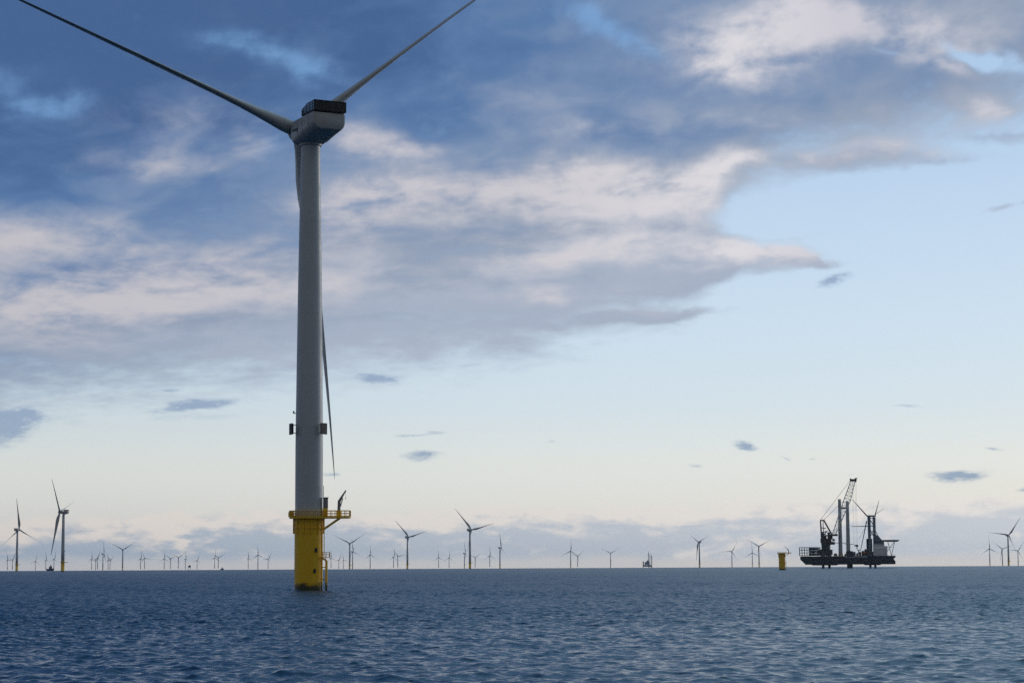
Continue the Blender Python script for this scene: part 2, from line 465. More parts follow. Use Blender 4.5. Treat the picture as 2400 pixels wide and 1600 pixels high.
# ------------------------------------------------------------------ mesh helper
class MB:
    """collects boxes, tubes and lofts, then links them as one mesh object"""
    def __init__(self):
        self.vs, self.fs, self.sm = [], [], []

    def add(self, vs, fs, smooth=False):
        o = len(self.vs)
        self.vs += [tuple(v) for v in vs]
        self.fs += [tuple(i + o for i in f) for f in fs]
        self.sm += [smooth] * len(fs)
        return self

    def box(self, c, s, rz=0.0):
        x, y, z = (v / 2 for v in s)
        ca, sa = math.cos(rz), math.sin(rz)
        vs = []
        for dx, dy, dz in ((-x, -y, -z), (x, -y, -z), (x, y, -z), (-x, y, -z), (-x, -y, z), (x, -y, z), (x, y, z), (-x, y, z)):
            vs.append((c[0] + dx * ca - dy * sa, c[1] + dx * sa + dy * ca, c[2] + dz))
        return self.add(vs, [(0, 3, 2, 1), (4, 5, 6, 7), (0, 1, 5, 4), (1, 2, 6, 5), (2, 3, 7, 6), (3, 0, 4, 7)])

    def rings(self, rings, cap=True, smooth=True, closed=False):
        n = len(rings[0])
        vs = [p for r in rings for p in r]
        fs = []
        m = len(rings)
        for i in range(m if closed else m - 1):
            a, b = i * n, ((i + 1) % m) * n
            for k in range(n):
                l = (k + 1) % n
                fs.append((a + k, a + l, b + l, b + k))
        self.add(vs, fs, smooth)
        if cap and not closed:
            o = len(self.vs) - len(vs)
            self.fs += [tuple(o + k for k in reversed(range(n))), tuple(o + (m - 1) * n + k for k in range(n))]
            self.sm += [False, False]
        return self

    def tube(self, p0, p1, r0, r1=None, n=8):
        r1 = r0 if r1 is None else r1
        p0, p1 = Vector(p0), Vector(p1)
        d = (p1 - p0).normalized()
        a = d.orthogonal().normalized()
        b = d.cross(a)
        R = []
        for p, r in ((p0, r0), (p1, r1)):
            R.append([p + a * (r * math.cos(2 * PI * k / n)) + b * (r * math.sin(2 * PI * k / n)) for k in range(n)])
        return self.rings(R, smooth=n > 5)

    def path(self, pts, r, n=6):
        for a, b in zip(pts, pts[1:]):
            self.tube(a, b, r, r, n)
        return self

    def lathe(self, prof, n=48, c=(0, 0), cap=True):
        return self.rings([[(c[0] + r * math.cos(2 * PI * k / n), c[1] + r * math.sin(2 * PI * k / n), z) for k in range(n)]
                           for z, r in prof], cap=cap)

    def prism(self, prof, y0, y1, y0b=None):
        """outline in x, z carried from y0 to y1"""
        n = len(prof)
        vs = [(x, y0, z) for x, z in prof] + [(x, y1, z) for x, z in prof]
        fs = [tuple(range(n)), tuple(reversed(range(n, 2 * n)))]
        fs += [(k, n + k, n + (k + 1) % n, (k + 1) % n) for k in range(n)]
        return self.add(vs, fs)

    def truss(self, a0, a1, w0, w1, bays, r, rb=None):
        """four-chord lattice girder from a0 to a1, w wide at each end"""
        a0, a1 = Vector(a0), Vector(a1)
        d = (a1 - a0).normalized()
        s = Vector((0, 1, 0))
        u = d.cross(s).normalized()
        rb = rb or r * 0.6
        P = []
        for i in range(bays + 1):
            t = i / bays
            c, w = a0.lerp(a1, t), (w0 + (w1 - w0) * t) / 2
            P.append([c + s * w + u * w, c - s * w + u * w, c - s * w - u * w, c + s * w - u * w])
        for k in range(4):
            self.tube(P[0][k], P[-1][k], r, r, 5)
            for i in range(bays):
                self.tube(P[i][k], P[i + 1][(k + 1) % 4], rb, rb, 4)
                self.tube(P[i + 1][k], P[i + 1][(k + 1) % 4], rb, rb, 4)
        return self

    def rail(self, pts, h, r=0.04, step=1.3, closed=False, rows=(1.0, 0.55)):
        pts = [Vector(p) for p in pts]
        if closed:
            pts = pts + [pts[0]]
        for a, b in zip(pts, pts[1:]):
            n = max(1, round((b - a).length / step))
            for i in range(n + 1):
                p = a.lerp(b, i / n)
                self.tube(p, p + Vector((0, 0, h)), r, r, 5)
            for q in rows:
                self.tube(a + Vector((0, 0, h * q)), b + Vector((0, 0, h * q)), r, r, 5)
        return self

    def mesh(self, name, mat):
        me = bpy.data.meshes.new(name)
        me.from_pydata(self.vs, [], self.fs)
        me.polygons.foreach_set('use_smooth', self.sm)
        me.materials.append(M[mat])
        bm = bmesh.new()
        bm.from_mesh(me)
        bmesh.ops.recalc_face_normals(bm, faces=bm.faces)
        bm.to_mesh(me)
        bm.free()
        me.update()
        return me

    def build(self, name, mat, parent=None, sharp=40):
        o = bpy.data.objects.new(name, self.mesh(name, mat))
        COL.objects.link(o)
        if sharp:
            o.data.set_sharp_from_angle(angle=math.radians(sharp))
        o.parent = parent
        return o


def tag(o, label=None, cat=None, group=None, kind=None):
    for k, v in (('label', label), ('category', cat), ('group', group), ('kind', kind)):
        if v:
            o[k] = v
    return o


def thing(name, label, cat, loc, rz=0.0, group=None):
    o = bpy.data.objects.new(name, None)
    COL.objects.link(o)
    o.location = loc
    o.rotation_euler = (0, 0, rz)
    return tag(o, label, cat, group)


# ------------------------------------------------------------------ sea
def sea_waves():
    rng = np.random.default_rng(11)
    n = 150
    lam = np.exp(np.linspace(math.log(0.5), math.log(24.0), n)) * rng.uniform(0.97, 1.03, n)
    k = 2 * PI / lam
    amp = math.sqrt(2 * 0.105 / n) / k * rng.uniform(0.6, 1.4, n)
    amp = amp / (1 + (lam / 3.8) ** 2.0)
    spread = np.where(lam > 6, 0.5, 1.0)
    th = rng.normal(math.radians(20), spread)             # direction the waves run, from +Y
    return k, amp, np.sin(th), np.cos(th), rng.uniform(0, 2 * PI, n), lam


def build_sea():
    k, amp, dx, dy, ph, lam = sea_waves()
    rows = [66.0]
    while rows[-1] < 24000:
        r = rows[-1]
        rows.append(r + (max(0.17, r * 0.0009) if r < 500 else r * 0.0012 if r < 2000 else r * 0.003))
    rows = np.array(rows)
    dr = np.gradient(rows)
    cols = np.radians(np.arange(-19.0, 19.001, 0.033))
    R, T = np.meshgrid(rows, cols, indexing='ij')
    X, Y = (R * np.sin(T)).astype(np.float64), (R * np.cos(T)).astype(np.float64)
    Z = np.zeros_like(X)
    OX, OY = np.zeros_like(X), np.zeros_like(X)
    lost = np.zeros(len(rows))
    for i in range(len(k)):
        w = np.clip((lam[i] / np.maximum(dr, rows * 0.0006) - 2.0) / 1.5, 0, 1)
        lost += (1 - w ** 2) * (amp[i] * k[i]) ** 2 / 2
        m = int((w > 0).sum())
        if m == 0:
            continue
        a = k[i] * (X[:m] * dx[i] + Y[:m] * dy[i]) + ph[i]
        wa = amp[i] * w[:m, None]
        Z[:m] += wa * np.cos(a)
        s = np.sin(a) * wa * 0.85
        OX[:m] -= s * dx[i]
        OY[:m] -= s * dy[i]
    X += OX
    Y += OY
    # gusts: patches where the chop is livelier
    Z *= 0.74 + 0.52 * (0.5 + 0.5 * np.sin(X / 41.0 + 1.3 * np.sin(Y / 67.0)) * np.cos(Y / 53.0 + X / 90.0))
    Z -= (X ** 2 + Y ** 2) / EARTH
    nr, nc = X.shape
    V = np.stack([X, Y, Z], -1).reshape(-1, 3)
    i0 = (np.arange(nr - 1)[:, None] * nc + np.arange(nc - 1)[None, :]).reshape(-1)
    F = np.stack([i0, i0 + 1, i0 + nc + 1, i0 + nc], -1)
    rough2 = np.repeat(lost, nc)
    # the rest of the sea round the camera, coarse and a little lower so that it never shows through the waves
    rr = np.concatenate([[0.5, 10, 30, 66], np.geomspace(100, 24000, 40)])
    tt = np.linspace(0, 2 * PI, 181)[:-1]
    RR, TT = np.meshgrid(rr, tt, indexing='ij')
    keep = lambda a, b: ((np.cos(a) < math.cos(math.radians(18))) | (b < 70))
    CX, CY = RR * np.sin(TT), RR * np.cos(TT)
    CV = np.stack([CX, CY, -0.5 - RR ** 2 / EARTH], -1).reshape(-1, 3)
    ci = (np.arange(len(rr) - 1)[:, None] * 180 + np.arange(180)[None, :])
    cj = (np.arange(len(rr) - 1)[:, None] * 180 + (np.arange(180)[None, :] + 1) % 180)
    CF = np.stack([ci, cj, cj + 180, ci + 180], -1)
    ok = keep(TT[:-1] + math.radians(1), RR[:-1])
    CF = CF[ok] + len(V)
    V = np.concatenate([V, CV])
    F = np.concatenate([F, CF])
    rough2 = np.concatenate([rough2, np.full(len(CV), 0.105)])
    me = bpy.data.meshes.new('sea')
    me.vertices.add(len(V))
    me.vertices.foreach_set('co', V.astype(np.float32).ravel())
    me.loops.add(F.size)
    me.loops.foreach_set('vertex_index', F[:, ::-1].astype(np.int32).ravel())
    me.polygons.add(len(F))
    me.polygons.foreach_set('loop_start', np.arange(0, F.size, 4, dtype=np.int32))
    me.update(calc_edges=True)
    me.polygons.foreach_set('use_smooth', np.ones(len(F), dtype=bool))
    at = me.attributes.new('fine_chop', 'FLOAT', 'POINT')          # slope variance of the waves too small for the mesh here
    at.data.foreach_set('value', rough2.astype(np.float32))
    o = bpy.data.objects.new('sea', me)
    COL.objects.link(o)
    mt = bpy.data.materials.new('sea_water')
    mt.use_nodes = True
    n = Net(mt.node_tree)
    b = mt.node_tree.nodes['Principled BSDF']
    b.inputs['IOR'].default_value = 1.333
    b.inputs['Specular Tint'].default_value = (0.50, 0.77, 0.98, 1)
    at = n.node('ShaderNodeAttribute', attribute_name='fine_chop')
    co = n.node('ShaderNodeTexCoord').outputs['Object']
    tint = n.noise(n.v('MULTIPLY', co, (0.006, 0.011, 0)), 1.0, 3.0, 0.5)
    water = n.mix(n.smooth(tint, 0.35, 0.65), (0.004, 0.042, 0.085, 1), (0.006, 0.052, 0.1, 1))
    # thin broken wash where the swell slaps the yellow foundation
    off = n.v('SUBTRACT', co, (-45.56, 477.83, 0.0))
    rad = n.v('LENGTH', n.v('MULTIPLY', off, (1.0, 0.8, 0.0)), out=1)
    froth = n.m('MULTIPLY', n.smooth(rad, 6.2, 3.1), n.smooth(n.noise(n.v('MULTIPLY', co, (1, 1, 0)), 1.3, 4.0, 0.65), 0.42, 0.62))
    n.put(b.inputs['Base Color'], n.mix(n.m('MULTIPLY', froth, 0.7), water, (0.5, 0.55, 0.56, 1)))
    n.put(b.inputs['Roughness'], n.m('POWER', n.m('MULTIPLY_ADD', at.outputs['Fac'], 0.45, 0.00012), 0.25))
    rip = n.noise(n.v('MULTIPLY', co, (1.0, 1.5, 1.0)), 2.6, 4.0, 0.6)
    bp = n.node('ShaderNodeBump')
    bp.inputs['Strength'].default_value = 0.3
    bp.inputs['Distance'].default_value = 0.12
    n.put(bp.inputs['Height'], rip)
    mt.node_tree.links.new(bp.outputs[0], b.inputs['Normal'])
    me.materials.append(mt)
    tag(o, 'choppy dark blue open sea reaching to the horizon', kind='structure')
    return o


build_sea()



# ------------------------------------------------------------------ wind turbines
def section(chord, thick, twist, n=20):
    """aerofoil outline as points (across, through) about the pitch axis"""
    pts = []
    for i in range(n):
        t = 2 * PI * i / n
        x = math.cos(t)
        y = math.sin(t)
        k = min(1.0, max(0.0, 1.6 - 2.0 * thick))                 # 0 round root .. 1 aerofoil
        yy = y * thick / 2 * (1 - k * 0.55 * (x * 0.5 + 0.5) ** 1.3)
        xx = x / 2 + 0.17 * k
        pts.append((xx * chord, yy * chord))
    c, s = math.cos(twist), math.sin(twist)
    return [(a * c - b * s, a * s + b * c) for a, b in pts]


BLADE = [  # radius, chord, thickness ratio, twist in degrees
    (0.0, 3.3, 1.0, 16), (2.5, 3.35, 0.98, 16), (5.0, 4.6, 0.66, 16), (9.0, 6.0, 0.43, 15), (13.0, 6.4, 0.33, 13),
    (20.0, 5.6, 0.27, 10), (28.0, 4.3, 0.25, 7), (38.0, 3.2, 0.22, 4.5), (50.0, 2.25, 0.20, 2.5), (62.0, 1.6, 0.18, 1),
    (70.0, 1.1, 0.17, 0), (74.0, 0.65, 0.16, 0), (75.6, 0.16, 0.16, 0)]


TWIST = -1.5


def blade_mesh(name, bend=0.0, flap=0.0, n=20):
    """blade along +Z, chord along X, flat side to Y; bend shifts the tip along Y, flap along X"""
    mb = MB()
    rings = []
    for r, c, t, tw in BLADE:
        r *= 1.034
        q = (r / 78.2) ** 2
        rings.append([(x + flap * q, y + bend * q, r) for x, y in section(c, t, math.radians(tw) * TWIST, n)])
    mb.rings(rings)
    return mb.mesh(name, 'blade')


def rotor_matrix(phi, pitch, hub, tilt=5.0, r0=1.9):
    """places a blade: rotor axis along local +Y tilted up, phi measured in the rotor plane as seen from behind"""
    return (Matrix.Translation(hub) @ Matrix.Rotation(math.radians(tilt), 4, 'X')
            @ Matrix.Rotation(-math.radians(phi - 90), 4, 'Y') @ Matrix.Translation((0, 0, r0))
            @ Matrix.Rotation(math.radians(pitch), 4, 'Z'))


def rounded(w, zb, zt, rb, rt, y, n=5):
    """rounded box outline in x, z at depth y"""
    pts = []
    for cx, cz, r, a0 in ((w - rt, zt - rt, rt, 0), (-w + rt, zt - rt, rt, 90), (-w + rb, zb + rb, rb, 180), (w - rb, zb + rb, rb, 270)):
        for i in range(n):
            a = math.radians(a0 + 90 * i / (n - 1))
            pts.append((cx + r * math.cos(a), y, cz + r * math.sin(a)))
    return pts


def platform_outline(r, ext, half, n=40):
    """round deck with a rectangular laydown bay reaching out along +X"""
    pts = []
    a0 = math.asin(half / r)
    for i in range(n + 1):
        a = a0 + (2 * PI - 2 * a0) * i / n
        pts.append((r * math.cos(a), r * math.sin(a)))
    return pts + [(ext, -half), (ext, half)]


def foundation(root, deck_z, with_crane_tip, rz):
    """yellow foundation shared by the near turbine and the bare base: shaft, work deck, boat landing, davit"""
    c, s = math.cos(rz), math.sin(rz)

    def P(x, y, z):
        return (x * c - y * s, x * s + y * c, z)
    tp = MB().lathe([(-6, 3.16), (2.0, 3.16), (deck_z - 2.4, 3.16), (deck_z - 0.25, 3.16)], 64).build('transition_piece', 'yellow', root)
    MB().lathe([(deck_z - 2.55, 3.165), (deck_z - 2.55, 3.30), (deck_z - 2.30, 3.30), (deck_z - 2.30, 3.165)], 64, cap=False).build('flange_ring', 'yellow', tp)
    for a in range(0, 360, 30):
        t = math.radians(a + 15)
        b = MB()
        x, y = math.cos(t), math.sin(t)
        b.tube((3.45 * x, 3.45 * y, deck_z - 3.6), (3.45 * x, 3.45 * y, deck_z - 0.3), 0.13, 0.13, 8)
        b.box((3.32 * x, 3.32 * y, deck_z - 3.5), (0.4, 0.3, 0.3), t)
        b.build('deck_bracket', 'yellow', tp)
    out = platform_outline(4.35, 9.2, 1.9)
    dk = MB()
    n = len(out)
    vs = [P(x, y, deck_z - 0.3) for x, y in out] + [P(x, y, deck_z + 0.05) for x, y in out]
    dk.add(vs, [tuple(reversed(range(n))), tuple(range(n, 2 * n))] + [(k, (k + 1) % n, n + (k + 1) % n, n + k) for k in range(n)])
    deck = dk.build('work_platform', 'yellow', root)
    MB().rail([P(x, y, deck_z + 0.05) for x, y in out], 1.35, 0.075, 1.1, True, (1.0, 0.55, 0.14)).build('railing', 'yellow', deck)
    for q in (-1.3, 1.3):
        MB().tube(P(3.0, q * 0.9, deck_z - 2.9), P(6.9, q, deck_z - 0.25), 0.17, 0.17, 10).build('support_brace', 'yellow', deck)
    # boat landing: two fender pipes with a ladder between, landing step on top
    for q in (-0.75, 0.75):
        bl = MB()
        bl.path([P(3.15, q - 0.8, 7.2), P(4.1, q - 0.8, 6.6), P(4.1, q - 0.8, -4), ], 0.16, 10)
        for z in (5.2, 2.6):
            bl.tube(P(3.1, q - 0.8, z), P(4.1, q - 0.8, z), 0.10, 0.12, 8)
        bl.build('fender_pipe', 'yellow', root)
    ld = MB()
    for q in (-1.08, -0.52):
        ld.tube(P(3.85, q, -3), P(3.85, q, 7.6), 0.06, 0.06, 6)
        ld.tube(P(3.5, q + 0.3, 7.4), P(3.5, q + 0.3, deck_z), 0.06, 0.06, 6)
    for i in range(35):
        ld.tube(P(3.85, -1.08, -2.5 + i * 0.3), P(3.85, -0.52, -2.5 + i * 0.3), 0.03, 0.03, 5)
    for i in range(int((deck_z - 7.6) / 0.3)):
        ld.tube(P(3.5, -0.78, 7.6 + i * 0.3), P(3.5, -0.22, 7.6 + i * 0.3), 0.03, 0.03, 5)
    ld.build('ladder', 'yellow', root)
    st = MB()
    st.box(P(3.95, -0.8, 7.35), (1.7, 2.1, 0.12), rz)
    st.rail([P(3.2, -1.8, 7.4), P(4.75, -1.8, 7.4), P(4.75, 0.2, 7.4), P(3.2, 0.2, 7.4)], 1.1, 0.05, 1.0)
    st.build('rest_platform', 'yellow', root)
    cp = MB().path([P(3.05, -1.75, deck_z - 0.3), P(3.1, -1.75, 1.0), P(3.1, -1.75, -4)], 0.14, 10)
    cp.build('cable_pipe', 'yellow', root)
    for (a, z, w, h) in ((-0.95, 9.0, 0.55, 1.0), (-1.05, 4.4, 0.5, 0.9)):
        x, y = 3.2 * math.cos(a), 3.2 * math.sin(a)
        MB().box(P(x, y, z), (0.28, w, h), rz + a).build('cable_clamp', 'dark', tp)
    # davit crane: post, slew head and a knuckle jib
    dv = MB()
    dv.tube(P(6.75, -0.4, deck_z), P(6.75, -0.4, deck_z + 1.3), 0.5, 0.45, 14)
    dv.build('davit_base', 'yellow', root)
    jb = MB()
    jb.tube(P(6.75, -0.4, deck_z + 1.3), P(6.8, -0.4, deck_z + 3.6), 0.36, 0.34, 12)
    jb.tube(P(6.75, -0.4, deck_z + 3.4), P(6.75 + with_crane_tip[0] * 0.4, -0.4, deck_z + 3.4 + with_crane_tip[1] * 0.42), 0.34, 0.24, 10)
    jb.tube(P(6.75 + with_crane_tip[0] * 0.4, -0.4, deck_z + 3.4 + with_crane_tip[1] * 0.42), P(6.75 + with_crane_tip[0], -0.4, deck_z + 3.4 + with_crane_tip[1]), 0.24, 0.13, 10)
    jb.tube(P(7.1, -0.4, deck_z + 2.3), P(6.9 + with_crane_tip[0] * 0.45, -0.4, deck_z + 3.2 + with_crane_tip[1] * 0.4), 0.11, 0.11, 8)
    jib = jb.build('davit_jib', 'galv', root)
    tx, tz = 6.75 + with_crane_tip[0], deck_z + 3.4 + with_crane_tip[1]
    hk = MB().tube(P(tx - 0.05, -0.4, tz), P(tx - 0.05, -0.4, tz - 1.7), 0.025, 0.025, 5)
    hk.tube(P(tx - 0.05, -0.4, tz - 1.7), P(tx - 0.05, -0.4, tz - 2.0), 0.10, 0.05, 8)
    hk.build('davit_hook', 'dark', jib)
    return tp, deck


def near_turbine():
    TX, TY = -45.56, 477.83
    yaw = math.radians(-27.3)                  # heading of the rotor, clockwise from +Y
    t = thing('wind_turbine', 'huge close wind turbine on a yellow base, blades cut off by the frame', 'wind turbine', (TX, TY, -0.015))
    DZ = 16.3
    view = math.atan2(TX, TY)
    tp, deck = foundation(t, DZ, (1.55, 2.55), -view - 0.10)
    # cabinet and mast beside the tower door
    c, s = math.cos(-view - 0.10), math.sin(-view - 0.10)

    def P(x, y, z):
        return (x * c - y * s, x * s + y * c, z)
    cb = MB().box(P(3.75, -0.9, DZ + 1.0), (1.1, 1.1, 1.9), -view).build('control_cabinet', 'yellow', deck)
    MB().box(P(3.85, -0.9, DZ + 3.1), (1.0, 1.0, 2.3), -view).box(P(3.85, -0.9, DZ + 4.32), (1.25, 1.25, 0.14), -view).build('equipment_box', 'galv', deck)
    MB().tube(P(3.35, -1.2, DZ), P(3.35, -1.2, DZ + 7.0), 0.09, 0.06, 8).build('antenna_mast', 'dark', deck)
    MB().box(P(-3.9, -1.3, DZ + 0.6), (0.8, 1.2, 1.1), -view + 0.3).build('deck_locker', 'yellow', deck)
    # tower
    prof = [(DZ - 0.2, 3.13), (DZ + 0.35, 3.13)]
    tw = MB().lathe([(DZ + 0.05, 3.08), (30, 3.08), (36, 3.05), (54, 2.86), (69, 2.68), (83, 2.46), (97, 2.22), (100.4, 2.18)], 72).build('tower', 'tower', t, 60)
    for z, r in ((36.3, 3.05), (62.0, 2.765), (83.0, 2.46)):
        MB().lathe([(z - 0.05, r - 0.02), (z - 0.05, r + 0.018), (z + 0.05, r + 0.017), (z + 0.05, r - 0.03)], 72, cap=False).build('tower_seam', 'tower', tw)
    # dark boxed panels bracketed round the tower, and a small lamp
    for a in (199, 319, 79):
        q = math.radians(a) - view
        ux, uy = math.cos(q), math.sin(q)
        b = MB()
        b.box((4.30 * ux, 4.30 * uy, 35.9), (0.22, 2.0, 2.5), q)
        b.box((4.14 * ux, 4.14 * uy, 35.9), (0.34, 1.7, 2.25), q)
        o = b.build('sign_panel', 'dark', tw)
        for dz in (-0.9, 0.9):
            MB().tube((2.9 * ux, 2.9 * uy, 35.9 + dz), (4.2 * ux, 4.2 * uy, 35.9 + dz), 0.09, 0.09, 6).build('panel_bracket', 'galv', tw)
    q = math.radians(183) - view
    ux, uy = math.cos(q), math.sin(q)
    MB().box((3.25 * ux, 3.25 * uy, 39.5), (0.75, 0.4, 0.14), q).lathe([(39.55, 0.17), (39.95, 0.17), (40.05, 0.08)], 12, (3.5 * ux, 3.5 * uy)).build('obstruction_lamp', 'dark', tw)
    # nacelle, in its own frame: +Y towards the rotor
    HZ = 104.35
    secs = [(-11.3, 3.3, -1.6, 1.2, 1.4, 0.6), (-11.1, 3.72, -2.05, 1.55, 1.7, 0.5), (-10.6, 3.92, -2.35, 1.7, 1.9, 0.4), (-6.0, 3.96, -2.95, 1.7, 2.0, 0.4),
            (-2.4, 3.95, -3.55, 1.7, 2.0, 0.45), (2.0, 3.75, -3.6, 1.9, 1.4, 0.8), (3.6, 3.3, -3.2, 2.2, 1.5, 1.2), (4.3, 2.95, -2.7, 2.4, 1.6, 1.5)]
    nb = MB().rings([rounded(w, zb, zt, rb, rt, y, 6) for y, w, zb, zt, rb, rt in secs])
    nac = nb.build('nacelle', 'nacelle', t, 32)
    NM = Matrix.Translation((0, 0, HZ)) @ Matrix.Rotation(-yaw, 4, 'Z')
    nac.matrix_local = NM
    MB().lathe([(100.3, 2.32), (100.3, 2.5), (101.2, 2.55), (101.2, 2.32)], 48, cap=False).build('yaw_collar', 'nacelle', t)
    MB().box((-3.97, -1.2, -0.75), (0.1, 1.6, 0.6)).build('side_logo', 'dark', nac)  # dark slabs added in place of an unreadable logo on the shell
    MB().box((-3.90, 0.9, -0.55), (0.1, 1.0, 0.4)).build('side_logo', 'dark', nac)
    for y in (-8.2, -4.6, -1.9):
        zt = 1.7
        MB().rings([rounded(3.985, -2.6 - (y + 8.2) * 0.16, zt, 1.95, 0.4, y - 0.04, 6), rounded(3.985, -2.6 - (y + 8.2) * 0.16, zt, 1.95, 0.4, y + 0.04, 6)], cap=False).build('panel_seam', 'dark', nac)
    # hoist platform on the back of the roof: solid dark fence at the rear, posts and rails along the sides
    hp = MB().box((0, -7.7, 1.92), (7.7, 7.6, 0.22)).build('hoist_platform', 'dark', t)
    hp.matrix_local = NM
    fp = MB().box((0, -11.45, 3.05), (7.6, 0.10, 2.15))
    fp.box((0, -11.53, 4.10), (7.75, 0.12, 0.18)).box((0, -11.53, 2.05), (7.75, 0.12, 0.2))
    for x in (-3.8, -1.9, 0, 1.9, 3.8):
        fp.box((x, -11.53, 3.05), (0.12, 0.10, 2.1))
    fp.build('rear_fence', 'dark', hp)
    for sx in (-1, 1):
        sf = MB()
        for i in range(9):
            y = -11.2 + i * 0.88
            h = 2.15 - max(0, i - 4) * 0.22
            sf.box((sx * 3.78, y, 2.0 + h / 2), (0.16, 0.30, h))
            if i < 8:
                for f in (0.12, 0.36, 0.66, 0.97):
                    sf.box((sx * 3.78, y + 0.44, 2.0 + (h - 0.1) * f), (0.08, 0.88, 0.12))
        sf.build('side_railing', 'dark', hp)
    fr = MB().box((0, -4.0, 2.9), (7.4, 0.06, 0.08)).box((0, -4.0, 2.5), (7.4, 0.06, 0.06))
    for x in (-3.6, -1.8, 0, 1.8, 3.6):
        fr.box((x, -4.0, 2.45), (0.1, 0.1, 0.95))
    fr.build('front_railing', 'dark', hp)
    MB().box((-1.2, -2.6, 2.1), (2.2, 1.6, 0.9)).build('cooler_box', 'nacelle', nac)
    wm = MB().tube((2.6, -1.9, 1.6), (2.6, -1.9, 4.0), 0.05, 0.04, 6).tube((2.2, -1.9, 3.7), (3.0, -1.9, 3.7), 0.03, 0.03, 5)
    wm.build('wind_sensor_mast', 'dark', hp)
    # hub and blades
    hub = MB()
    tl = math.radians(5)
    hub_rings = []
    for y, r in ((4.1, 2.2), (4.6, 2.4), (5.4, 2.5), (7.8, 2.5), (8.6, 2.25), (9.3, 1.7), (9.8, 0.9), (10.0, 0.2)):
        hub_rings.append([(r * math.cos(2 * PI * k / 40), y * math.cos(tl) - r * math.sin(2 * PI * k / 40) * math.sin(tl), y * math.sin(tl) + r * math.sin(2 * PI * k / 40) * math.cos(tl)) for k in range(40)])
    hub.rings(hub_rings)
    hb = hub.build('hub', 'nacelle', t, 50)
    hb.matrix_local = NM
    HC = (0, 7.0 * math.cos(tl), 7.0 * math.sin(tl))
    for phi, inplane, cone in [(160.5, 1.9, -5.8), (40.5, -1.9, -5.8), (280.5, -5.1, -5.8)]:
        pitch = 98
        p = math.radians(pitch)
        # bends given in the rotor frame (in-plane towards rising phi, along the axis) turned into the blade's own frame
        bend = inplane * math.sin(p) + cone * math.cos(p)
        flap = -inplane * math.cos(p) + cone * math.sin(p)
        o = bpy.data.objects.new('blade', blade_mesh('blade', bend, flap, 28))
        COL.objects.link(o)
        o.parent = t
        o.matrix_local = NM @ rotor_matrix(phi, pitch, HC)


near_turbine()


# --- the wind farm behind: one kind, copied part by part
def far_kind():
    k = {}
    k['transition_piece'] = (MB().lathe([(-40, 3.2), (16, 3.2)], 20)).mesh('transition_piece', 'yellow')
    k['work_platform'] = (MB().lathe([(15.8, 4.6), (17.0, 4.6)], 20).box((6, 0, 16.2), (6, 3, 0.9))).mesh('work_platform', 'yellow')
    k['tower'] = (MB().lathe([(16.5, 3.1), (36, 3.05), (69, 2.68), (100.5, 2.2)], 24)
                  .box((0, -3.3, 35.9), (1.6, 1.2, 2.4)).box((3.3, 0, 35.9), (1.2, 1.6, 2.4))).mesh('tower', 'tower')
    nb = MB().rings([rounded(w, zb, zt, 1.2, 0.8, y, 4) for y, w, zb, zt in ((-8.6, 3.8, -2.4, 1.3), (-2, 3.9, -4.0, 1.5), (4.2, 3.0, -3.0, 2.2))])
    nb.box((0, -5.2, 2.9), (7.6, 7.3, 2.5))
    k['nacelle'] = nb.mesh('nacelle', 'nacelle')
    k['hub'] = MB().rings([[(r * math.cos(2 * PI * i / 16), y, r * math.sin(2 * PI * i / 16)) for i in range(16)]
                           for y, r in ((4.1, 2.5), (7.5, 2.7), (9.6, 1.6), (10.3, 0.3))]).mesh('hub', 'nacelle')
    k['blade'] = blade_mesh('blade', 2.0, 0.0, 12)
    return k


